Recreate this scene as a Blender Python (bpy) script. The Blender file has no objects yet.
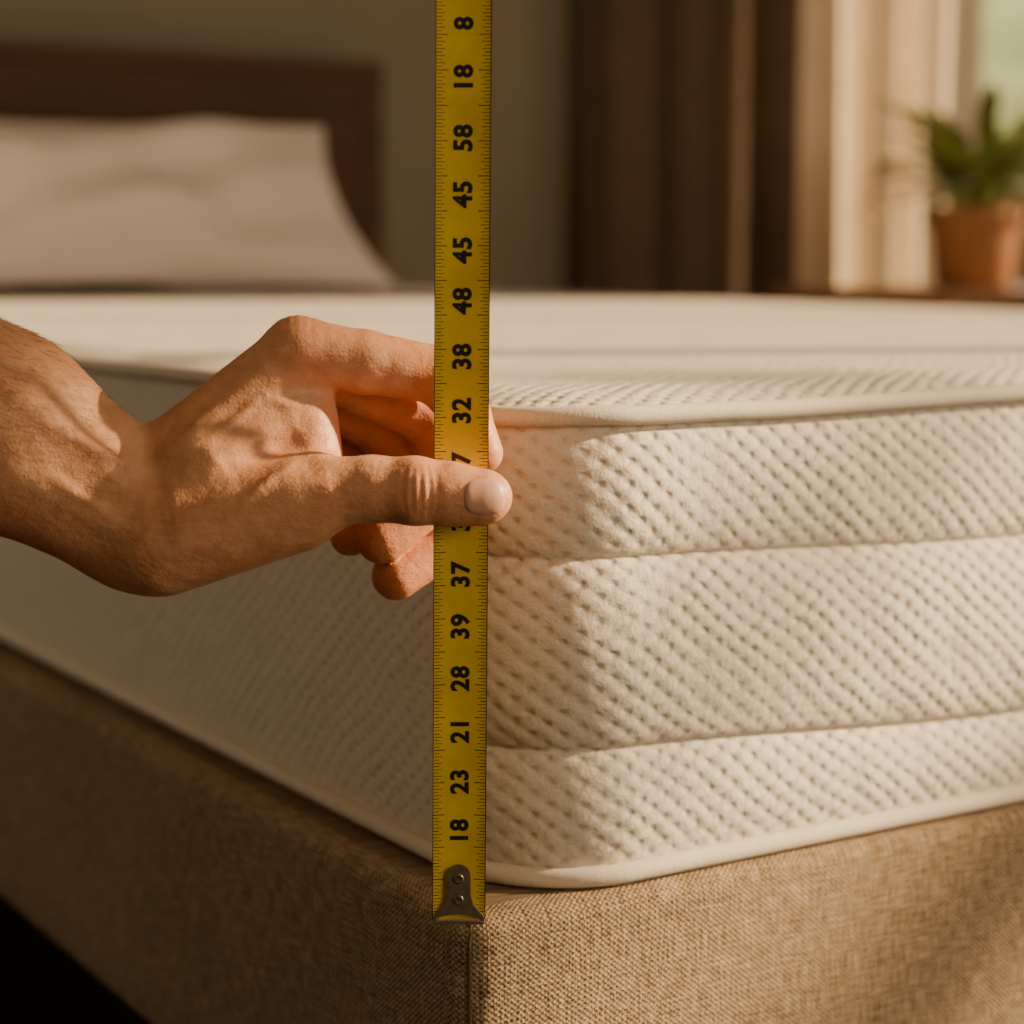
import bpy, math, random
import numpy as np
from mathutils import Vector, Matrix
random.seed(3); np.random.seed(3)
scene = bpy.context.scene
COL = scene.collection

# ------------------------------------------------------------------ frame
TH = math.radians(32.22); ST, CT = math.sin(TH), math.cos(TH)
RIGHT = Vector((CT, -ST, 0)); FWD = Vector((ST, CT, 0))
CAM = Vector((0, 0, .75)) - RIGHT*.004 - FWD*1.0
PITCH = math.atan(262/1990.)
W, L = 1.40, 2.55            # mattress size
ZB, ZT = .419, .665          # piping heights
E=math.radians(22)
S=Vector((.90*math.cos(E),-.43*math.cos(E),math.sin(E))).normalized()

# ------------------------------------------------------------------ helpers
def mk(name, verts, faces, mat=None, smooth=True, parent=None, uvs=None):
    me = bpy.data.meshes.new(name)
    me.from_pydata([tuple(v) for v in verts], [], [tuple(int(i) for i in f) for f in faces])
    me.validate(); me.update()
    if smooth:
        me.polygons.foreach_set('use_smooth', [True]*len(me.polygons))
    if uvs is not None:
        uvl = me.uv_layers.new(name='UVMap')
        vi = np.empty(len(me.loops), dtype=np.int32); me.loops.foreach_get('vertex_index', vi)
        uvl.data.foreach_set('uv', np.asarray(uvs, dtype=np.float32)[vi].ravel())
    ob = bpy.data.objects.new(name, me); COL.objects.link(ob)
    if mat: me.materials.append(mat)
    if parent: ob.parent = parent
    return ob

def empty(name, loc=(0,0,0), rotz=0):
    e = bpy.data.objects.new(name, None); COL.objects.link(e)
    e.location = loc; e.rotation_euler = (0,0,rotz); e.empty_display_size=.05
    return e

def box(name, lo, hi, mat, bevel=0.0, parent=None, seg=3):
    x0,y0,z0 = lo; x1,y1,z1 = hi
    v=[(x0,y0,z0),(x1,y0,z0),(x1,y1,z0),(x0,y1,z0),(x0,y0,z1),(x1,y0,z1),(x1,y1,z1),(x0,y1,z1)]
    f=[(3,2,1,0),(4,5,6,7),(0,1,5,4),(1,2,6,5),(2,3,7,6),(3,0,4,7)]
    ob = mk(name, v, f, mat, smooth=bevel>0, parent=parent)
    if bevel>0:
        m=ob.modifiers.new('bevel','BEVEL'); m.width=bevel; m.segments=seg; m.limit_method='ANGLE'
        w=ob.modifiers.new('wn','WEIGHTED_NORMAL')
    return ob

def boxes(name, lst, mat, bevel=0, parent=None):
    vs=[];fs=[]
    for lo,hi in lst:
        x0,y0,z0 = lo; x1,y1,z1 = hi; n=len(vs)
        vs+=[(x0,y0,z0),(x1,y0,z0),(x1,y1,z0),(x0,y1,z0),(x0,y0,z1),(x1,y0,z1),(x1,y1,z1),(x0,y1,z1)]
        fs+=[tuple(n+i for i in f) for f in [(3,2,1,0),(4,5,6,7),(0,1,5,4),(1,2,6,5),(2,3,7,6),(3,0,4,7)]]
    ob=mk(name,vs,fs,mat,smooth=False,parent=parent)
    if bevel>0:
        m=ob.modifiers.new('bevel','BEVEL'); m.width=bevel; m.segments=2
    return ob

def tube(name, pts, r, mat, parent=None, cyclic=False, res=4):
    cu=bpy.data.curves.new(name,'CURVE'); cu.dimensions='3D'; cu.bevel_depth=r; cu.bevel_resolution=res
    sp=cu.splines.new('POLY'); sp.points.add(len(pts)-1)
    for i,p in enumerate(pts): sp.points[i].co=(p[0],p[1],p[2],1)
    sp.use_cyclic_u=cyclic
    ob=bpy.data.objects.new(name,cu); COL.objects.link(ob); cu.materials.append(mat)
    if parent: ob.parent=parent
    return ob

class NT:
    def __init__(s,name):
        s.m=bpy.data.materials.new(name); s.m.use_nodes=True; s.t=s.m.node_tree
        s.b=s.t.nodes['Principled BSDF']; s.out=s.t.nodes['Material Output']
    def n(s,typ,**k):
        nd=s.t.nodes.new(typ)
        for a,v in k.items(): setattr(nd,a,v)
        return nd
    def l(s,a,b): s.t.links.new(a,b)
    def val(s,sock,v):
        if hasattr(v,'is_linked') or isinstance(v,bpy.types.NodeSocket): s.l(v,sock)
        else: sock.default_value=v
    def math(s,op,a,b=None,c=None,clamp=False):
        nd=s.n('ShaderNodeMath',operation=op); nd.use_clamp=clamp
        s.val(nd.inputs[0],a)
        if b is not None: s.val(nd.inputs[1],b)
        if c is not None: s.val(nd.inputs[2],c)
        return nd.outputs[0]
    def noise(s,vec,scale,detail=4,rough=.5,scl=None):
        if scl:
            mp=s.n('ShaderNodeMapping'); mp.inputs['Scale'].default_value=scl; s.l(vec,mp.inputs['Vector']); vec=mp.outputs[0]
        nd=s.n('ShaderNodeTexNoise'); nd.inputs['Scale'].default_value=scale; nd.inputs['Detail'].default_value=detail
        nd.inputs['Roughness'].default_value=rough; s.l(vec,nd.inputs['Vector']); return nd.outputs['Fac']
    def ramp(s,fac,stops):
        nd=s.n('ShaderNodeValToRGB'); s.l(fac,nd.inputs[0]); e=nd.color_ramp.elements
        while len(e)<len(stops): e.new(.5)
        for el,(p,c) in zip(e,stops): el.position=p; el.color=(*c,1) if len(c)==3 else c
        return nd.outputs[0]
    def bump(s,h,dist,strength=1,prev=None):
        nd=s.n('ShaderNodeBump'); nd.inputs['Distance'].default_value=dist; nd.inputs['Strength'].default_value=strength
        s.l(h,nd.inputs['Height'])
        if prev is not None: s.l(prev,nd.inputs['Normal'])
        return nd.outputs[0]
    def setp(s,**k):
        for a,v in k.items():
            s.val(s.b.inputs[a.replace('_',' ')],v)

def simple(name,c,rough=.6,metal=0,var=.15,scale=8,bumpd=0):
    q=NT(name); tc=q.n('ShaderNodeTexCoord').outputs['Object']
    f=q.noise(tc,scale,5)
    c0=tuple(x*(1-var) for x in c); c1=tuple(min(1,x*(1+var)) for x in c)
    q.l(q.ramp(f,[(.3,c0),(.7,c1)]),q.b.inputs['Base Color'])
    q.b.inputs['Roughness'].default_value=rough; q.b.inputs['Metallic'].default_value=metal
    if bumpd: q.l(q.bump(q.noise(tc,scale*12,4),bumpd),q.b.inputs['Normal'])
    return q.m

# ------------------------------------------------------------------ materials
def mat_quilt(name, col, relief=.0013, top=False):
    q=NT(name)
    if top:
        vec=q.n('ShaderNodeTexCoord').outputs['Object']
    else:
        vec=q.n('ShaderNodeUVMap').outputs[0]
    nz=q.n('ShaderNodeTexNoise'); nz.inputs['Scale'].default_value=16; nz.inputs['Detail'].default_value=3; q.l(vec,nz.inputs['Vector'])
    sub=q.n('ShaderNodeVectorMath',operation='SUBTRACT'); q.l(nz.outputs['Color'],sub.inputs[0]); sub.inputs[1].default_value=(.5,.5,.5)
    scl=q.n('ShaderNodeVectorMath',operation='SCALE'); q.l(sub.outputs[0],scl.inputs[0]); scl.inputs['Scale'].default_value=.012
    add=q.n('ShaderNodeVectorMath',operation='ADD'); q.l(vec,add.inputs[0]); q.l(scl.outputs[0],add.inputs[1])
    sp=q.n('ShaderNodeSeparateXYZ'); q.l(add.outputs[0],sp.inputs[0])
    a=q.math('DIVIDE',sp.outputs[0],.0160); b=q.math('DIVIDE',sp.outputs[1],.0125)
    p=q.math('ABSOLUTE',q.math('SINE',q.math('MULTIPLY',q.math('ADD',a,b),math.pi)))
    r=q.math('ABSOLUTE',q.math('SINE',q.math('MULTIPLY',q.math('SUBTRACT',a,b),math.pi)))
    ps=q.math('POWER',p,1.8); rs_=q.math('POWER',r,1.8)
    egg=q.math('MULTIPLY',q.math('ADD',ps,rs_),.42)
    dim=q.math('SUBTRACT',1.0,q.math('ADD',q.math('POWER',p,2.0),q.math('POWER',r,2.0)),clamp=True)
    h=q.math('SUBTRACT',egg,q.math('MULTIPLY',q.math('POWER',dim,2.2),.85))
    mod=q.noise(vec,22,3); modr=q.math('MULTIPLY_ADD',mod,2.4,-.35)
    if not top:
        s0=q.n('ShaderNodeSeparateXYZ'); q.l(vec,s0.inputs[0])
        left=q.math('GREATER_THAN',s0.outputs[0],3.0)
        modr=q.math('MULTIPLY',modr,q.math('MULTIPLY_ADD',left,-.55,1.0))
    h2=q.math('MULTIPLY',h,modr)
    fine=q.noise(vec,650,4,.65); mid=q.noise(vec,190,3,.6)
    wr=q.noise(vec,22,4,.55)
    n1=q.bump(wr,.008 if not top else .006,.6)
    n2=q.bump(h2,relief,1,n1)
    n3=q.bump(fine,.0006,1,q.bump(mid,.0011,.6,n2))
    q.l(n3,q.b.inputs['Normal'])
    cf=q.math('MULTIPLY_ADD',fine,.4,q.math('MULTIPLY',h,.12))
    c0=tuple(x*.84 for x in col)
    q.l(q.ramp(cf,[(.04,c0),(.28,col)]),q.b.inputs['Base Color'])
    q.setp(Roughness=.9); q.b.inputs['Sheen Weight'].default_value=.1; q.b.inputs['Specular IOR Level'].default_value=.15
    return q.m

M_side=mat_quilt('quilted_knit',(.80,.725,.615))
M_top=mat_quilt('quilted_top_knit',(.78,.705,.60),.0013,True)
def mat_plainfabric(name,col,scale=700,b=.0004):
    q=NT(name); vec=q.n('ShaderNodeTexCoord').outputs['Object']
    f=q.noise(vec,scale,2); g=q.noise(vec,20,4)
    q.l(q.bump(f,b,.8,q.bump(g,.002,.5)),q.b.inputs['Normal'])
    q.l(q.ramp(f,[(.3,tuple(x*.85 for x in col)),(.7,col)]),q.b.inputs['Base Color'])
    q.setp(Roughness=.9); q.b.inputs['Specular IOR Level'].default_value=.15
    return q.m
M_pipe=mat_plainfabric('piping_fabric',(.80,.715,.59))
M_pillow=mat_plainfabric('pillow_cotton',(.90,.81,.73),200)

def mat_linen():
    q=NT('woven_linen'); vec=q.n('ShaderNodeUVMap').outputs[0]
    t1=q.noise(vec,1,3,.6,(600,60,1)); t2=q.noise(vec,1,3,.6,(60,600,1))
    sp=q.n('ShaderNodeSeparateXYZ'); q.l(vec,sp.inputs[0])
    nz=q.noise(vec,60,2)
    u=q.math('MULTIPLY_ADD',nz,1.8,q.math('MULTIPLY',sp.outputs[0],2*math.pi/.0038))
    v=q.math('MULTIPLY_ADD',nz,1.8,q.math('MULTIPLY',sp.outputs[1],2*math.pi/.0032))
    wv=q.math('MULTIPLY',q.math('SINE',u),q.math('SINE',v))
    h=q.math('ADD',q.math('MULTIPLY',wv,.24),q.math('ADD',t1,t2))
    q.l(q.bump(h,.0018,1),q.b.inputs['Normal'])
    big=q.noise(vec,6,3)
    hh=q.math('MULTIPLY_ADD',big,.15,q.math('MULTIPLY',h,.5))
    q.l(q.ramp(hh,[(.38,(.10,.062,.035)),(.55,(.32,.225,.135)),(.72,(.60,.45,.30))]),q.b.inputs['Base Color'])
    q.setp(Roughness=.95); q.b.inputs['Specular IOR Level'].default_value=.1
    return q.m
M_linen=mat_linen()
M_seam=mat_plainfabric('welt_fabric',(.16,.10,.055),900,.0005)

def mat_wood(name,c0,c1,rough=.45,sc=(1,14,14)):
    q=NT(name); vec=q.n('ShaderNodeTexCoord').outputs['Object']
    f=q.noise(vec,3,6,.6,sc)
    q.l(q.ramp(f,[(.3,c0),(.7,c1)]),q.b.inputs['Base Color']); q.setp(Roughness=rough)
    q.l(q.bump(f,.001,.5),q.b.inputs['Normal']); return q.m
M_head=mat_wood('walnut_headboard',(.060,.026,.011),(.105,.046,.019),.8)
M_table=mat_wood('oak_table',(.20,.09,.035),(.36,.18,.08))
M_floor=mat_wood('dark_floorboards',(.012,.008,.006),(.03,.018,.012),.5,(1.5,10,1))
M_leg=mat_wood('dark_leg_wood',(.02,.01,.006),(.04,.02,.01))
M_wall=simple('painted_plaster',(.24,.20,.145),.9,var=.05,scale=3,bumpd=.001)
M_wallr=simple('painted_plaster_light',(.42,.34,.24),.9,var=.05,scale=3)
M_ceil=simple('ceiling_paint',(.50,.42,.32),.9,var=.03,scale=3)
M_frame=simple('window_frame_paint',(.78,.66,.48),.5,var=.04)
M_drape=simple('brown_drape',(.14,.09,.053),.9,var=.1,scale=20,bumpd=.0008)
M_cream=simple('cream_curtain',(.82,.67,.48),.9,var=.06,scale=20,bumpd=.0008)
M_terra=simple('terracotta',(.38,.17,.065),.8,var=.12,scale=20,bumpd=.001)
M_soil=simple('potting_soil',(.04,.025,.015),1,var=.3,scale=60)
M_hedge=simple('garden_foliage',(.50,.54,.28),.9,var=.5,scale=3)
M_bark=simple('bark',(.10,.07,.045),.9,var=.3,scale=30)
def mat_leaf():
    q=NT('leaf'); vec=q.n('ShaderNodeTexCoord').outputs['Object']
    q.l(q.ramp(q.noise(vec,12,3),[(.3,(.10,.13,.025)),(.7,(.30,.33,.08))]),q.b.inputs['Base Color'])
    q.setp(Roughness=.45)
    return q.m
M_leaf=mat_leaf()
def mat_yellow():
    q=NT('tape_yellow'); vec=q.n('ShaderNodeTexCoord').outputs['Object']
    q.l(q.ramp(q.noise(vec,35,5,.65),[(.3,(.70,.48,.008)),(.7,(.90,.65,.016))]),q.b.inputs['Base Color'])
    q.setp(Roughness=.38); return q.m
M_yel=mat_yellow()
M_ink=simple('tape_ink',(.012,.011,.009),.5,var=.2,scale=100)
M_hook=simple('hook_steel',(.27,.22,.155),.42,metal=.7,var=.2,scale=300)
M_rivet=simple('rivet_steel',(.26,.21,.15),.35,metal=.9,var=.2,scale=300)

# ------------------------------------------------------------------ rounded-rect sweep
def perimeter(x0,y0,x1,y1,r,na=20,step=.02):
    core=[];nor=[];
    def seg(p,q,n):
        d=math.dist(p,q); k=max(2,int(d/step))
        for i in range(1,k): 
            t=i/k; core.append((p[0]+(q[0]-p[0])*t,p[1]+(q[1]-p[1])*t)); nor.append(n)
    def arc(c,a0,a1):
        for i in range(na+1):
            a=math.radians(a0+(a1-a0)*i/na); core.append(c); nor.append((math.cos(a),math.sin(a)))
    c0=(x0+r,y0+r);c1=(x1-r,y0+r);c2=(x1-r,y1-r);c3=(x0+r,y1-r)
    arc(c0,180,270); seg(c0,c1,(0,-1)); arc(c1,270,360); seg(c1,c2,(1,0)); arc(c2,0,90); seg(c2,c3,(0,1)); arc(c3,90,180); seg(c3,c0,(-1,0))
    core=np.array(core);nor=np.array(nor); P=core+nor*r
    dd=np.linalg.norm(np.roll(P,-1,0)-P,axis=1); s=np.concatenate([[0],np.cumsum(dd)])
    return core,nor,s
def smooth(t): t=np.clip(t,0,1); return t*t*(3-2*t)

def sweep(name,core,nor,s,rings,mat,parent=None,capbottom=False,captop=True,mat_cap=None,cap_from=None):
    n=len(core); C=np.vstack([core,core[:1]]);N=np.vstack([nor,nor[:1]])
    V=[];UV=[]; vc=0
    vprev=None; vacc=np.zeros(n+1)
    for off,z in rings:
        off=np.broadcast_to(off,(n,)); z=np.broadcast_to(z,(n,))
        off=np.append(off,off[0]); z=np.append(z,z[0])
        xy=C+N*off[:,None]; P=np.column_stack([xy,z]); 
        if vprev is not None: vacc=vacc+np.linalg.norm(P-vprev,axis=1)
        else: vacc=z.copy()
        vprev=P; V.append(P); UV.append(np.column_stack([s,vacc]))
    V=np.vstack(V);UV=np.vstack(UV); F=[]
    m=n+1
    for k in range(len(rings)-1):
        for i in range(n):
            a=k*m+i; F.append((a,a+1,a+m+1,a+m))
    nf=len(F)
    if captop: F.append(tuple((len(rings)-1)*m+i for i in range(n)))
    if capbottom: F.append(tuple(i for i in range(n))[::-1])
    ob=mk(name,V,F,mat,True,parent,UV)
    if mat_cap:
        ob.data.materials.append(mat_cap)
        for pi,p in enumerate(ob.data.polygons):
            if pi>=nf or (cap_from is not None and pi>=cap_from*n and pi<nf): p.material_index=1
    return ob

# ------------------------------------------------------------------ mattress
R=.07
core,nor,s=perimeter(0,0,W,L,R,na=28,step=.012)
n=len(core)
P0=core+nor*R
xs=P0[:,0]; 
wf=np.where(P0[:,1]<R*1.01, 1-smooth((P0[:,1]-.03)/.05), 0.0)
wf=np.where(xs>W/2, np.where(P0[:,1]<.2,1-smooth((P0[:,1]-.03)/.05),0),wf)
tt=smooth(np.clip((xs-.02)/.36,0,1))
z1=.590-.0115*tt; z2=.4875-.0185*tt
mattress=empty('mattress')
rings=[]
rings.append((R-.02,ZB-.004)); 
def panel(za,zb,A,k=12,first=False):
    out=[]
    for i in range(k+1):
        t=.5-.5*math.cos(math.pi*i/k)
        if i==0 and not first: continue
        z=za+(zb-za)*t
        T=(z-ZB)/(ZT-ZB)
        g=.007*np.clip(np.sin(math.pi*np.clip(T,0,1)),0,1)**.7
        loc=A*np.clip(math.sin(math.pi*t),0,1)**.45-.0035
        off=R+g*(1-wf)+wf*loc
        out.append((off,z))
    return out
rings+=panel(np.full(n,ZB),z2,.0095,first=True)
rings+=panel(z2,z1,.0135)
rings+=panel(z1,np.full(n,ZT),.0095)
kside=len(rings)-1
hump=.011
for d in [.002,.006,.012,.020,.031,.044,.056,.0675]:
    z=ZT-.001+hump*(1-(1-d/.0675)**2.6)
    rings.append((R-d,z))
side=sweep('mattress_body',core,nor,s,rings,M_side,mattress,capbottom=True,mat_cap=M_top,cap_from=kside)
core2,nor2,s2=perimeter(0,0,W,L,R,na=28,step=.03)
tube('piping_top',[(c[0]+m_[0]*(R+.0045),c[1]+m_[1]*(R+.0045),ZT+.000+.0012*math.sin(i*.37)*(1 if i>30 else .3)) for i,(c,m_) in enumerate(zip(core2,nor2))],.0052,M_pipe,mattress,True,5)
tube('piping_bottom',[(c[0]+m_[0]*(R+.003),c[1]+m_[1]*(R+.003),ZB) for c,m_ in zip(core2,nor2)],.0055,M_pipe,mattress,True,5)

# ------------------------------------------------------------------ bed (base, headboard, legs)
bed=empty('upholstered_bed')
BX0,BY0,BX1,BY1=-.040,-.012,W+.04,L+.01
BT=.4125
cb,nb,sb=perimeter(BX0,BY0,BX1,BY1,.02,na=8,step=.05)
br=[(.0,.21),(.016,.21),(.020,.216)]+[(.02,z) for z in (.25,.3,.35)]
for i in range(0,7):
    a=math.pi/2*i/6; br.append((.008+.012*math.cos(a),BT-.012+.012*math.sin(a)))
br.append((.001,BT))
sweep('bed_base',cb,nb,sb,br,M_linen,bed,capbottom=True)
tube('corner_seam',[(BX0+.0056,BY0+.0056,.212),(BX0+.0056,BY0+.0056,BT-.012),(BX0+.008,BY0+.008,BT-.004),(BX0+.014,BY0+.014,BT-.0008)],.0008,M_seam,bed)
for i,(x,y) in enumerate([(.08,.10),(W-.08,.10),(.08,L-.1),(W-.08,L-.1)]):
    box('leg_%d'%(i+1),(x-.03,y-.03,0),(x+.03,y+.03,.212),M_leg,.004,bed)
HZ=1.095; HR=1.325
box('headboard_panel',(-.10,L+.025,.2),(HR-.03,L+.06,HZ),M_head,.004,bed)
boxes('headboard_frame',[((-.12,L+.012,0),(-.08,L+.07,HZ)),((HR-.045,L+.018,0),(HR,L+.07,HZ)),((-.12,L+.016,HZ-.02),(HR,L+.072,HZ+.012))],M_head,.005,bed)

# ------------------------------------------------------------------ pillow
def pillow(name,cx,cy,cz,w,h,t,tilt,seed):
    N=64;V=[];F=[]
    rs=np.random.RandomState(seed); ph=rs.rand(6)*6
    for side in (1,-1):
        for j in range(N+1):
            for i in range(N+1):
                u=-1+2*i/N; v=-1+2*j/N
                ex=1-.09*(1-abs(v)**2.0) ; ey=1-.12*(1-abs(u)**2.0)
                x=u*w/2*(ex)*(1-.03*v); y=v*h/2*(ey)
                th=max(0,(1-abs(u)**2.6))**.55*max(0,(1-abs(v)**2.6))**.55
                wr=.016*math.sin(u*5+v*3+ph[0])+.012*math.sin(v*7-u*5+ph[1])+.008*math.sin(u*13+v*2+ph[2])
                z=side*(t/2*th+wr*th)
                V.append((x,y,z))
    m=N+1;K=m*m
    for sd in (0,1):
        for j in range(N):
            for i in range(N):
                a=sd*K+j*m+i; q=(a,a+1,a+m+1,a+m)
                F.append(q if sd==0 else q[::-1])
    ob=mk(name,V,F,M_pillow,True)
    md=ob.modifiers.new('w','WELD'); md.merge_threshold=.0005
    ob.rotation_euler=(math.radians(tilt),0,0); ob.location=(cx,cy,cz)
    return ob
pillow('pillow',.675,L-.185,.829,.98,.37,.14,52,1)

# ------------------------------------------------------------------ room
YB=2.72; XR=4.0; XL=-2.2; YF=-3.4
H=2.75
WX0,WX1,WZ0,WZ1=2.98,3.8,.85,2.3
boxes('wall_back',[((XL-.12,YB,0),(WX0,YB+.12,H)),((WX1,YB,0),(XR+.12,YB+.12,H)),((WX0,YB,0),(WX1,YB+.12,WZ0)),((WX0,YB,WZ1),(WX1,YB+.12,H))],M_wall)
box('floor',(XL-.12,YF-.12,-.05),(XR+.12,YB+.12,0),M_floor)
box('ceiling',(XL-.12,YF-.12,H),(XR+.12,YB+.12,H+.05),M_ceil)
lw=(1.5,2.62,1.0,2.2)
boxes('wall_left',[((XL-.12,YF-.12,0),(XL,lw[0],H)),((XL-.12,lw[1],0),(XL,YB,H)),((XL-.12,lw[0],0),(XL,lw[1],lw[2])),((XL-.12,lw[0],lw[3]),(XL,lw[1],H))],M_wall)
boxes('added_window_6',[((XL-.09,lw[0],lw[2]),(XL-.03,lw[0]+.05,lw[3])),((XL-.09,lw[1]-.05,lw[2]),(XL-.03,lw[1],lw[3])),((XL-.09,lw[0],lw[2]),(XL-.03,lw[1],lw[2]+.05)),((XL-.09,lw[0],lw[3]-.05),(XL-.03,lw[1],lw[3]))],M_frame)  # added window out of view, put in for the left fill
boxes('window_1',[((WX0,YB-.02,WZ0),(WX0+.06,YB+.08,WZ1)),((WX1-.07,YB-.02,WZ0),(WX1,YB+.08,WZ1)),((WX0,YB-.02,WZ0),(WX1,YB+.08,WZ0+.06)),((WX0,YB-.02,WZ1-.06),(WX1,YB+.08,WZ1)),((WX0-.08,YB-.03,WZ0-.05),(WX1+.08,YB+.0,WZ0)),((WX0-.09,YB-.02,WZ0),(WX0,YB,WZ1+.07))],M_frame,.004)
b1=(-2.45,.30,.9,2.62); b2=(.95,1.34,.75,1.95); b3=(1.69,2.12,.75,2.3)
wl=[((XR,YF,0),(XR+.12,b1[0],H)),((XR,b1[1],0),(XR+.12,b2[0],H)),((XR,b2[1],0),(XR+.12,b3[0],H)),((XR,b3[1],0),(XR+.12,YB,H))]
for b in (b1,b2,b3): wl+=[((XR,b[0],0),(XR+.12,b[1],b[2])),((XR,b[0],b[3]),(XR+.12,b[1],H))]
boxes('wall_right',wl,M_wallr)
def winframe(name,b,mull=()):
    boxes(name,[((XR+.03,b[0],b[2]),(XR+.09,b[0]+.03,b[3])),((XR+.03,b[1]-.03,b[2]),(XR+.09,b[1],b[3])),((XR+.03,b[0],b[2]),(XR+.09,b[1],b[2]+.04)),((XR+.03,b[0],b[3]-.03),(XR+.09,b[1],b[3]))]+[((XR+.04,m-.02,b[2]),(XR+.08,m+.02,b[3])) for m in mull],M_frame)
winframe('added_window_2',b1,(-1.42,-.56)); winframe('added_window_3',b2); winframe('added_window_4',b3)  # added windows out of view, openings placed to shape the sun patches
fx0,fx1,fz0,fz1=.1,2.1,.9,2.4
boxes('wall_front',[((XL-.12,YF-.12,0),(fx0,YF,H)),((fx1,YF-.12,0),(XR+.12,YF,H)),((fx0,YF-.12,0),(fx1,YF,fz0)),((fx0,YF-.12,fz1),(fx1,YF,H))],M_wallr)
boxes('added_window_5',[((fx0,YF-.09,fz0),(fx0+.05,YF-.03,fz1)),((fx1-.05,YF-.09,fz0),(fx1,YF-.03,fz1)),((fx0,YF-.09,fz0),(fx1,YF-.03,fz0+.05)),((fx0,YF-.09,fz1-.05),(fx1,YF-.03,fz1))],M_frame)  # added window behind the camera, put in for the front fill

def curtain(name,x0,x1,y,z0,z1,wl,amp,mat,seed=0):
    rs=np.random.RandomState(seed)
    nx=int((x1-x0)/.008); nz=24; V=[];F=[]
    ph=rs.rand(4)*6
    for j in range(nz+1):
        t=j/nz; z=z0+(z1-z0)*t
        for i in range(nx+1):
            x=x0+(x1-x0)*i/nx
            a=2*math.pi*(x-x0)/wl
            y_=amp*(math.sin(a+.6*math.sin(a*.37+ph[0]))*(.75+.25*math.sin(a*.31+ph[1])))+.012*math.sin(a*2.3+ph[2]+t*1.5)
            V.append((x+.01*math.sin(t*3+a*.3),y+y_,z))
    m=nx+1
    for j in range(nz):
        for i in range(nx):
            a=j*m+i;F.append((a,a+1,a+m+1,a+m))
    ob=mk(name,V,F,mat); sd=ob.modifiers.new('s','SOLIDIFY'); sd.thickness=.003
    return ob
curtain('drape',1.82,2.34,2.61,.02,2.45,.135,.055,M_drape,2)
curtain('curtain',2.375,2.84,2.60,.02,2.45,.15,.026,M_cream,5)
tube('curtain_rod',[(1.6,2.60,2.47),(3.9,2.60,2.47)],.014,M_leg)
# garden
rs=np.random.RandomState(4)
import bmesh
bm=bmesh.new()
for i in range(70):
    r=rs.uniform(.3,.8); mt=Matrix.Translation((rs.uniform(2,9),rs.uniform(5.5,7.5),rs.uniform(-.2,1.7)))@Matrix.Scale(r,4)
    bmesh.ops.create_icosphere(bm,subdivisions=3,radius=1,matrix=mt)
for v in bm.verts:
    v.co+=Vector(rs.uniform(-.08,.08,3))
me=bpy.data.meshes.new('garden_hedge'); bm.to_mesh(me); bm.free(); me.materials.append(M_hedge)
o=bpy.data.objects.new('garden_hedge',me); COL.objects.link(o)
shadow_tree=empty('added_shadow_tree',(4.9,-2.6,0))  # unseen tree, added so its branches throw diagonal shadows on the bed's foot
def onray(a,z,aw):
    k=(aw-a)/S.x; return Vector((aw,S.y*k,z+S.z*k))
TO=Vector((4.9,-2.6,0))
def shadow_branch(name,pts,r): return tube(name,[tuple(p-TO) for p in pts],r,M_bark,shadow_tree)
AW=4.35
shadow_branch('shadow_branch_1',[onray(.52,.84,AW),onray(.26,.655,AW),onray(.17,.565,AW),onray(.06,.50,AW),onray(-.10,.40,AW)],.026)
shadow_branch('shadow_branch_2',[onray(.60,.56,AW),onray(.345,.385,AW),onray(.235,.29,AW),onray(.0,.10,AW)],.042)
e1=onray(-.10,.40,AW); e2=onray(0,.10,AW)
shadow_branch('shadow_trunk',[Vector((4.9,-2.6,-.05)),Vector((4.85,-2.6,1.0)),Vector((4.6,-2.55,1.6)),e2],.05)
shadow_branch('shadow_limb',[Vector((4.6,-2.55,1.6)),Vector((4.45,-2.4,2.0)),e1],.03)

# ------------------------------------------------------------------ side table
tb=empty('side_table')
TZ=.678
box('table_top',(2.00,1.74,TZ-.03),(2.75,2.22,TZ),M_table,.006,tb)
boxes('table_apron',[((2.06,1.78,TZ-.11),(2.71,1.80,TZ-.03)),((2.06,2.16,TZ-.11),(2.71,2.18,TZ-.03)),((2.06,1.78,TZ-.11),(2.08,2.18,TZ-.03)),((2.69,1.78,TZ-.11),(2.71,2.18,TZ-.03))],M_table,0,tb)
for i,(x,y) in enumerate([(2.07,1.79),(2.70,1.79),(2.07,2.17),(2.70,2.17)]):
    box('leg_%d'%(i+1),(x-.02,y-.02,0),(x+.02,y+.02,TZ-.03),M_table,.003,tb)
# ------------------------------------------------------------------ plant
PX,PY=2.295,1.97
plant=empty('potted_plant',(PX,PY,TZ))
def lathe(name,prof,mat,parent,n=40):
    V=[];F=[]
    for r,z in prof:
        for i in range(n):
            a=2*math.pi*i/n; V.append((r*math.cos(a),r*math.sin(a),z))
    for k in range(len(prof)-1):
        for i in range(n):
            j=(i+1)%n; F.append((k*n+i,k*n+j,(k+1)*n+j,(k+1)*n+i))
    F.append(tuple(range(n))[::-1]); F.append(tuple((len(prof)-1)*n+i for i in range(n)))
    return mk(name,V,F,mat,True,parent)
lathe('pot',[(.066,0),(.073,.003),(.086,.115),(.088,.118),(.096,.12),(.098,.152),(.094,.155),(.088,.152),(.085,.140),(.0,.140)],M_terra,plant)
lathe('soil',[(.0,.139),(.081,.141),(.079,.145),(.0,.149)],M_soil,plant)
V=[];F=[]
rs=np.random.RandomState(11)
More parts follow.
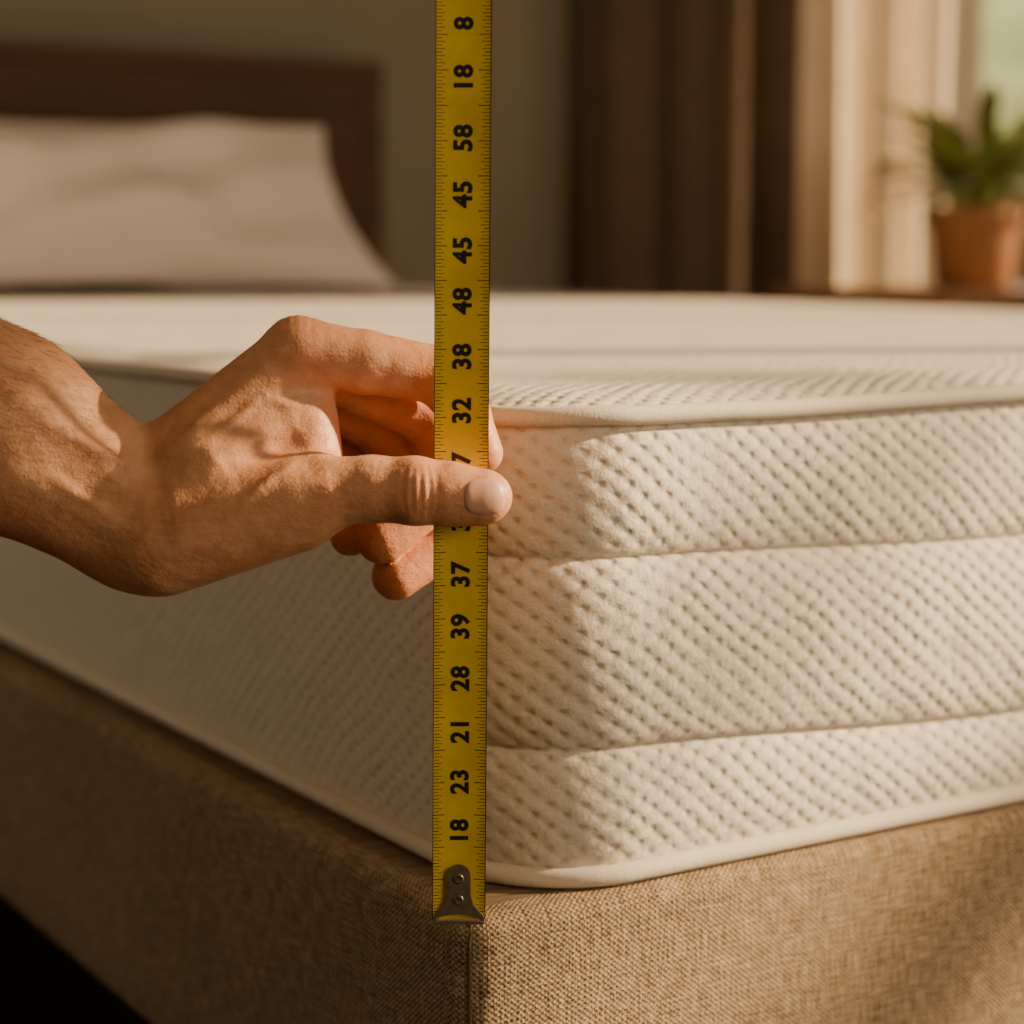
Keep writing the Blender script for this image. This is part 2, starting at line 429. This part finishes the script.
for k in range(90):
    az=rs.uniform(0,2*math.pi); Ln=rs.uniform(.12,.35); lean=rs.uniform(.3,1.5); wd=rs.uniform(.012,.021)
    d=np.array([math.cos(az),math.sin(az),0]); sd=np.array([-math.sin(az),math.cos(az),0])
    p=d*.02+np.array([0,0,.14]); ns=12; ang=math.pi/2-lean*.35
    for i in range(ns+1):
        t=i/ns; w=wd*(.12+ (0 if t<.35 else math.sin(math.pi*min(1,(t-.35)/.65))**.7)) if t<1 else .001
        b=len(V); c=p.copy()
        V.append(tuple(c-sd*w)); V.append(tuple(c+np.array([0,0,-w*.3]))); V.append(tuple(c+sd*w))
        if i: F+= [(b-3,b-2,b+1,b),(b-2,b-1,b+2,b+1)]
        ang-=lean*.12; p=p+(d*math.cos(ang)+np.array([0,0,math.sin(ang)]))*Ln/ns
mk('leaves',V,F,M_leaf,True,plant)

# ------------------------------------------------------------------ tape measure
TP=CAM+RIGHT*(-.0267)+FWD*.962
tape=empty('tape_measure',(TP.x,TP.y,0),-TH)
TZ0,TZ1=.75-.332,.75+.26
HW=.0133
lean=.0040/.45
def bend(x,z,off=0): return (x+(z-TZ0)*lean, -8.*x*x-off, z)
V=[];F=[]; NX=16;NZ=60
for sgn in (0,1):
    for j in range(NZ+1):
        for i in range(NX+1):
            x=-HW+2*HW*i/NX; z=TZ0+(TZ1-TZ0)*j/NZ
            q=bend(x,z); V.append((q[0],q[1]+sgn*.0003,q[2]))
m=NX+1;K=m*(NZ+1)
for j in range(NZ):
    for i in range(NX):
        a=j*m+i; F.append((a,a+1,a+m+1,a+m)); F.append((K+a,K+a+m,K+a+m+1,K+a+1))
mk('blade',V,F,M_yel,True,tape)
V=[];F=[]
def strip(x0,x1,z0,z1,k=3):
    b=len(V)
    for i in range(k+1):
        x=x0+(x1-x0)*i/k
        V.append(bend(x,z0,.00012)); V.append(bend(x,z1,.00012))
    for i in range(k): a=b+2*i; F.append((a,a+2,a+3,a+1))
z=TZ0+.004; i=0
while z<TZ1:
    ln=.0032 if i%2 else .0046
    if i%10==0: ln=.0060
    th=.00016 if i%5 else .00022
    strip(-HW+.0003,-HW+ln,z-th,z+th); strip(HW-ln,HW-.0003,z-th,z+th)
    z+=.00165; i+=1
strip(-HW,-HW+.0004,TZ0,TZ1,1); strip(HW-.0004,HW,TZ0,TZ1,1)
mk('tick_marks',V,F,M_ink,False,tape)
def row2z(v):
    yy=512-v; Y=1990*math.cos(PITCH)+yy*math.sin(PITCH); Z=-1990*math.sin(PITCH)+yy*math.cos(PITCH)
    return .75+Z/Y*.961
labels=[('8',23),('18',78),('58',138),('45',194),('45',250),('48',301),('38',357),('32',411),('27',466),('31',519),('37',575),('39',627),('28',679),('21',731),('23',782),('18',832)]
V=[];F=[]
for txt,v in labels:
    cu=bpy.data.curves.new('t','FONT'); cu.body=txt; cu.size=.0122; cu.offset=.00045; cu.align_x='CENTER'; cu.resolution_u=3; cu.space_character=1.08
    ob=bpy.data.objects.new('t',cu); COL.objects.link(ob); bpy.context.view_layer.update()
    me=bpy.data.meshes.new_from_object(ob.evaluated_get(bpy.context.evaluated_depsgraph_get()))
    zc=row2z(v); b=len(V)
    ys=[q.co.y for q in me.vertices]; ym=(min(ys)+max(ys))/2
    for q in me.vertices:
        tx=-(q.co.y-ym); tz=q.co.x
        V.append(bend(tx+.0000,zc+tz,.00015))
    for p in me.polygons: F.append(tuple(b+k for k in p.vertices))
    bpy.data.objects.remove(ob); bpy.data.meshes.remove(me)
mk('numerals',V,F,M_ink,False,tape)
out=[]
for i in range(13):
    a=math.pi*i/12; out.append((.0058*math.cos(a),.0225+.0058*math.sin(a)))
out+=[(-.0060,.012),(-.0075,.0075),(-.0128,.0015),(-.0128,-.0004)]
for i in range(9):
    a=math.pi*i/8; out.append((-.0112*math.cos(a)*1.0,-.0004+.0035*math.sin(a)))
out+=[(.0128,-.0004),(.0128,.0015),(.0075,.0075),(.0060,.012)]
V=[(x+(z)*lean,-.0030,TZ0+z) for x,z in out]+[(x+z*lean,-.0008,TZ0+z) for x,z in out]
k=len(out); F=[tuple(range(k))[::-1] , tuple(range(k,2*k))]+[(i,(i+1)%k,k+(i+1)%k,k+i) for i in range(k)]
hk=mk('end_hook',V,F,M_hook,False,tape)
boxes('hook_lip',[((-.0125,-.0026,TZ0-.0024),(.0125,.012,TZ0-.0012))],M_hook,0,tape)
for zz in (.0215,.0105):
    r=lathe('rivet',[(.0026,0),(.0026,.0006),(.0020,.0010),(.0014,.0006),(0,.0006)],M_rivet,tape,20)
    r.location=(0,-.0030,TZ0+zz); r.rotation_euler=(math.radians(90),0,0)

# ------------------------------------------------------------------ hand
D0=970.
def P(u,v,w):
    d=D0-w; return np.array([(u-512)/1990.*d,(512-v)/1990.*d,w-D0],dtype=np.float32)
def cap(X,a,b,r1,r2,kz=1.0):
    a=P(*a);b=P(*b)
    ax=[X[0]-a[0],X[1]-a[1],(X[2]-a[2])*kz]; ba=[b[0]-a[0],b[1]-a[1],(b[2]-a[2])*kz]
    L2=ba[0]**2+ba[1]**2+ba[2]**2
    h=np.clip((ax[0]*ba[0]+ax[1]*ba[1]+ax[2]*ba[2])/L2,0,1)
    return np.sqrt((ax[0]-h*ba[0])**2+(ax[1]-h*ba[1])**2+(ax[2]-h*ba[2])**2)-(r1+(r2-r1)*h)
def smin(a,b,k):
    h=np.clip(.5+.5*(b-a)/k,0,1); return b+(a-b)*h-k*h*(1-h)
def chain(X,pts,k=3):
    d=None
    for p,q in zip(pts[:-1],pts[1:]):
        c=cap(X,p[:3],q[:3],p[3],q[3]); d=c if d is None else smin(d,c,k)
    return d
INDEX=[(298,350,-3,15.8),(365,362,-9,15.4),(438,375,-18,14.2),(466,414,-18.5,11.8),(482,453,-13.2,10.4)]
MIDDLE=[(306,364,-26,14.5),(428,421,-45,12.5),(450,486,-46,11.5),(382,538,-32,13.2)]
RING=[(300,380,-46,13.5),(412,456,-62,12.5),(448,542,-56,12),(396,576,-44,12.4)]
PINKY=[(288,400,-62,12),(368,474,-76,11),(388,522,-72,10),(350,536,-58,10.4)]
THUMB=[(190,522,8,25),(325,493,14,17.5),(372,489,15.5,15.8),(415,491,16.5,16.2),(450,494,15.5,15.1),(480,497,15,13.7)]
def sdf(X):
    body=cap(X,(-260,300,20),(0,430,4),54,47,1.25)
    body=smin(body,cap(X,(0,430,4),(140,516,-6),47,35,1.3),10)
    body=smin(body,cap(X,(140,516,-6),(200,488,-14),35,31.5,1.15),12)
    body=smin(body,cap(X,(165,535,2),(295,508,9),29.5,21.5),8)
    body=smin(body,cap(X,(185,452,-5),(298,350,-4),21,15.5),8)
    body=smin(body,cap(X,(215,468,0),(284,430,-8),26,19),12)
    body=smin(body,cap(X,(304,385,-14),(316,455,-6),14,13),12)
    for a,b,r1,r2 in [((180,465,-25),(305,364,-26),20,14),((175,480,-40),(298,380,-46),18,13),((170,495,-50),(286,400,-61),17,12),((190,500,-30),(290,440,-35),24,20)]:
        body=smin(body,cap(X,a,b,r1,r2),6)
    th=chain(X,THUMB,3)
    th=smin(th,cap(X,(470,497,16.5),(489,497,16),12.2,10.8),4)
    fg=np.minimum(np.minimum(chain(X,INDEX),chain(X,MIDDLE)),np.minimum(chain(X,RING),chain(X,PINKY)))
    return np.minimum(smin(body,th,9),smin(body,fg,6))

def surfnet(V,org,h):
    S=V<0
    c=[(i,j,k) for i in(0,1) for j in(0,1) for k in(0,1)]
    nx,ny,nz=V.shape
    cnt=np.zeros((nx-1,ny-1,nz-1),np.uint8)
    for i,j,k in c: cnt+=S[i:nx-1+i,j:ny-1+j,k:nz-1+k]
    cells=np.argwhere((cnt>0)&(cnt<8))
    idx=-np.ones(cnt.shape,np.int64); idx[tuple(cells.T)]=np.arange(len(cells))
    pos=np.zeros((len(cells),3)); num=np.zeros(len(cells))
    for a in c:
        for ax in range(3):
            if a[ax]==0:
                b=list(a); b[ax]=1
                va=V[cells[:,0]+a[0],cells[:,1]+a[1],cells[:,2]+a[2]]; vb=V[cells[:,0]+b[0],cells[:,1]+b[1],cells[:,2]+b[2]]
                cr=(va<0)!=(vb<0); t=np.where(cr,va/np.where(cr,va-vb,1),0)
                q=np.array(a,float)[None,:]+np.zeros((len(cells),3)); q[:,ax]+=t
                pos+=q*cr[:,None]; num+=cr
    verts=np.array(org)+h*(cells+pos/num[:,None])
    F=[]
    for ax in range(3):
        o1,o2=(ax+1)%3,(ax+2)%3
        sl0=[slice(None)]*3; sl1=[slice(None)]*3; sl0[ax]=slice(0,-1); sl1[ax]=slice(1,None)
        A=S[tuple(sl0)];B=S[tuple(sl1)]
        e=np.argwhere(A!=B); e=e[(e[:,o1]>0)&(e[:,o2]>0)&(e[:,o1]<V.shape[o1]-1)&(e[:,o2]<V.shape[o2]-1)]
        inside=A[tuple(e.T)]
        def cell(d1,d2):
            q=e.copy(); q[:,o1]-=d1; q[:,o2]-=d2; return idx[tuple(q.T)]
        quad=np.column_stack([cell(1,1),cell(0,1),cell(0,0),cell(1,0)])
        quad[~inside]=quad[~inside][:,::-1]
        F.append(quad)
    return verts,np.vstack(F)

h=1.1
lo=np.array([-378.,-64.,-1062.]); hi=np.array([6.,168.,-895.])
gx,gy,gz=[np.arange(lo[i],hi[i],h,dtype=np.float32) for i in range(3)]
vals=np.empty((len(gx),len(gy),len(gz)),np.float32)
for i0 in range(0,len(gx),40):
    X=np.meshgrid(gx[i0:i0+40],gy,gz,indexing='ij'); vals[i0:i0+40]=sdf(X)
verts,faces=surfnet(vals,lo,h)
def grad(Pt):
    e=.6; g=np.zeros_like(Pt)
    for k in range(3):
        a=Pt.copy();a[:,k]+=e; b=Pt.copy(); b[:,k]-=e
        g[:,k]=sdf([a[:,0],a[:,1],a[:,2]])-sdf([b[:,0],b[:,1],b[:,2]])
    return g/np.linalg.norm(g,axis=1,keepdims=True)
Nrm=grad(verts)
verts=verts-Nrm*sdf([verts[:,0],verts[:,1],verts[:,2]])[:,None]
uu=512+verts[:,0]/(-verts[:,2])*1990; vv=512-verts[:,1]/(-verts[:,2])*1990; ww=verts[:,2]+D0
disp=np.zeros(len(verts))
front=np.clip(Nrm[:,2]*1.5,0,1)
onth=((uu>330)&(vv>445)&(vv<535)&(ww>0))*front
for uc,cv,a,wd in [(403,.010,.5,2.6),(412,.006,.8,2.8),(421,-.003,.9,2.8),(430,-.008,.7,2.8),(438,-.012,.4,2.6)]:
    line=uc+cv*(vv-492)**2*.6; env=np.exp(-((vv-492)/24)**4)
    disp-=a*onth*env*np.exp(-((uu-line)/wd)**2)
disp+=.6*onth*np.exp(-((uu-418)/18)**2)
def seg2(a,b):
    a=np.array(a,float);b=np.array(b,float); q=np.column_stack([uu,vv])-a; d=b-a; t=np.clip((q@d)/(d@d),0,1)
    return np.linalg.norm(q-t[:,None]*d,axis=1),t
# tendons
for a,b,amp,wd in [((150,470),(285,345),1.8,10),((120,470),(0,385),1.8,12),((170,515),(330,475),2.0,13),((150,540),(0,470),1.6,15),((175,475),(300,420),1.0,9)]:
    d,t=seg2(a,b); disp+=amp*front*np.exp(-(d/wd)**2)*np.sin(math.pi*np.clip(t,0,1))**.5
# veins
for a,b,amp,wd in [((205,440),(262,400),1.1,5),((262,400),(300,405),.9,5),((225,520),(300,455),1.0,6),((60,430),(140,470),1.0,6),((140,470),(205,440),1.0,5.5),((150,560),(230,540),.9,7),((40,470),(120,520),.9,6)]:
    d,t=seg2(a,b); disp+=amp*front*np.exp(-(d/wd)**2)*np.sin(math.pi*np.clip(t,0,1))**.7
# hollows / creases
for a,b,amp,wd in [((150,450),(165,540),.8,11),((322,440),(350,392),.6,8),((300,474),(335,452),.9,8),((240,470),(300,430),2.0,15),((205,400),(250,370),.8,8),((175,500),(230,480),1.6,14)]:
    d,t=seg2(a,b); disp-=amp*front*np.exp(-(d/wd)**2)*np.sin(math.pi*np.clip(t*.8+.1,0,1))**.6
for uc in (286,294,303,311):
    disp-=.35*np.clip(Nrm[:,1],0,1)*np.exp(-((uu-uc)/2.4)**2)*(ww>-22)*(vv<350)
verts2=verts+Nrm*disp[:,None]
fw=FWD*math.cos(PITCH)+Vector((0,0,-math.sin(PITCH))); up=FWD*math.sin(PITCH)+Vector((0,0,math.cos(PITCH)))
Rm=np.array([RIGHT,up,-fw])
HO=np.array(CAM)+P(300,460,0)@Rm/1000
def toW(p): return p@Rm/1000+np.array(CAM)-HO
hand=empty('hand',tuple(HO))
q=NT('skin'); oc=q.n('ShaderNodeTexCoord').outputs['Object']
at=q.n('ShaderNodeAttribute'); at.attribute_name='red'
f=q.noise(oc,28,5,.6); g=q.noise(oc,140,3)
basec=q.ramp(q.math('MULTIPLY_ADD',g,.3,q.math('MULTIPLY',f,.7)),[(.32,(.56,.24,.11)),(.5,(.69,.34,.175)),(.68,(.79,.44,.25))])
mx=q.n('ShaderNodeMix',data_type='RGBA'); q.l(at.outputs['Fac'],mx.inputs['Factor']); q.l(basec,mx.inputs['A']); mx.inputs['B'].default_value=(.62,.19,.095,1)
q.l(mx.outputs['Result'],q.b.inputs['Base Color'])
q.setp(Roughness=.45); q.b.inputs['Subsurface Weight'].default_value=.12; q.b.inputs['Subsurface Radius'].default_value=(.005,.002,.001); q.b.inputs['Subsurface Scale'].default_value=1
q.b.inputs['Specular IOR Level'].default_value=.45
vor=q.n('ShaderNodeTexVoronoi',feature='DISTANCE_TO_EDGE'); vor.inputs['Scale'].default_value=460; q.l(oc,vor.inputs['Vector'])
w1=q.noise(oc,1,3,.5,(110,300,300)); w2=q.noise(oc,40,3,.5)
nn=q.bump(w2,.0040,.5); nn=q.bump(w1,.0009,.6,nn); nn=q.bump(vor.outputs['Distance'],.0004,.5,nn)
q.l(nn,q.b.inputs['Normal']); M_skin=q.m
ho=mk('hand_and_forearm',toW(verts2),faces,M_skin,True,hand)
red=np.zeros(len(verts))
for (u0,v0,w0,rr,a) in [(300,350,0,18,.3),(417,492,30,14,.35),(487,497,20,16,.45),(482,453,-12,14,.5),(382,536,-33,28,.6),(398,576,-44,26,.6),(335,430,-5,18,.6),(432,414,-42,40,.5),(420,450,-60,40,.5),(325,493,30,14,.2)]:
    d=np.linalg.norm(verts-P(u0,v0,w0),axis=1); red=np.maximum(red,a*np.exp(-(d/rr)**2))
atr=ho.data.attributes.new('red','FLOAT','POINT'); 
if len(ho.data.vertices)==len(red): atr.data.foreach_set('value',red.astype(np.float32))
# thumb nail
NU,NV=28,28; g=[]
for j in range(NV+1):
    for i in range(NU+1):
        a=-1+2*i/NU; b=-1+2*j/NV
        k=max(abs(a),abs(b)); 
        if k>0:
            ln=(abs(a)**3+abs(b)**3)**(1/3.); a2=a*k/ln; b2=b*k/ln
        else: a2=b2=0
        g.append((484.5+a2*21.5,497+b2*18.5,k))
g=np.array(g); w=np.full(len(g),45.0)
def pts(w):
    d=D0-w; return np.column_stack([(g[:,0]-512)/1990*d,(512-g[:,1])/1990*d,w-D0])
for _ in range(60):
    pp=pts(w); w=w-np.clip(sdf([pp[:,0],pp[:,1],pp[:,2]]),-1,8)*.8
pp=pts(w); nr=grad(pp); pp=pp+nr*(.95-1.3*np.clip(g[:,2],0,1)**10)[:,None]
F=[]
m=NU+1
for j in range(NV):
    for i in range(NU):
        a=j*m+i; F.append((a,a+m,a+m+1,a+1))
q=NT('nail'); oc=q.n('ShaderNodeTexCoord').outputs['Object']
q.l(q.ramp(q.noise(oc,60,3),[(.3,(.62,.32,.22)),(.7,(.70,.40,.29))]),q.b.inputs['Base Color']); q.setp(Roughness=.42)
mk('thumbnail',toW(pp),F,q.m,True,hand)
# fine dark hairs on the upper forearm
rs=np.random.RandomState(8)
sel=np.where((uu<120)&(uu>-120)&(Nrm[:,1]>-.1)&(Nrm[:,2]>-.3))[0]
cu=bpy.data.curves.new('arm_hair','CURVE'); cu.dimensions='3D'; cu.bevel_depth=.00006; cu.bevel_resolution=0
wp=toW(verts2)
wn=Nrm@Rm
dirs=(P(140,500,0)-P(0,430,0)); dirs=dirs/np.linalg.norm(dirs)@Rm
for vi in rs.choice(sel,900,replace=False):
    prob=np.clip(1-(uu[vi]+20)/150,0,1)
    if rs.rand()>prob+.1: continue
    p=wp[vi]; nn_=wn[vi]; dd=dirs+rs.normal(0,.35,3); Lh=rs.uniform(.005,.010)
    dd=dd-nn_*(dd@nn_); dd/=np.linalg.norm(dd)
    sp=cu.splines.new('POLY'); sp.points.add(3)
    for k in range(4):
        t=k/3; c=p+dd*Lh*t+nn_*Lh*(.35*t-.25*t*t); sp.points[k].co=(c[0],c[1],c[2],1); sp.points[k].radius=1-.7*t
o=bpy.data.objects.new('arm_hair',cu); COL.objects.link(o); o.parent=hand
cu.materials.append(simple('hair_brown',(.07,.038,.018),.5,scale=100))

# ------------------------------------------------------------------ camera
cd=bpy.data.cameras.new('camera'); cam=bpy.data.objects.new('camera',cd); COL.objects.link(cam)
cd.sensor_width=36; cd.lens=1990/1024*36; cd.clip_start=.01
cam.location=CAM; cam.rotation_euler=(math.pi/2-PITCH,0,-TH)
cd.dof.use_dof=True; cd.dof.focus_distance=.985; cd.dof.aperture_fstop=4.5
scene.camera=cam

# ------------------------------------------------------------------ lights
ld=bpy.data.lights.new('sun','SUN'); ld.energy=12; ld.color=(1,.72,.42); ld.angle=math.radians(1.4)
sun=bpy.data.objects.new('sun',ld); COL.objects.link(sun); sun.rotation_euler=S.to_track_quat('Z','Y').to_euler(); sun.location=(5,-2,4)
def area(name,loc,direction,sx,sy,e,c):
    ld=bpy.data.lights.new(name,'AREA'); ld.shape='RECTANGLE'; ld.size=sx; ld.size_y=sy; ld.energy=e; ld.color=c
    o=bpy.data.objects.new(name,ld); COL.objects.link(o); o.location=loc
    o.rotation_euler=Vector(direction).to_track_quat('-Z','Z').to_euler(); return o
area('fill_front',((fx0+fx1)/2,YF-.02,1.65),(0,1,-.05),1.9,1.4,38,(1,.80,.56))  # added fill lamp, brightens hand, tape and other camera-facing sides
area('fill_right',(XR-.02,-1.1,1.75),(-1,0,-.1),2.5,1.5,16,(1,.80,.54))  # added fill lamp for the bed's foot
area('skylight_back',(3.4,YB-.06,1.6),(0,-1,0),.7,1.3,7,(1,.84,.60))
area('fill_left',(XL-.02,2.06,1.6),(1,.15,-.02),1.05,1.1,11,(1,.80,.56))  # added fill lamp for back wall, pillow and mattress left face
w=bpy.data.worlds.new('world'); scene.world=w; w.use_nodes=True
bg=w.node_tree.nodes['Background']; bg.inputs[0].default_value=(1,.88,.68,1); bg.inputs[1].default_value=1.4
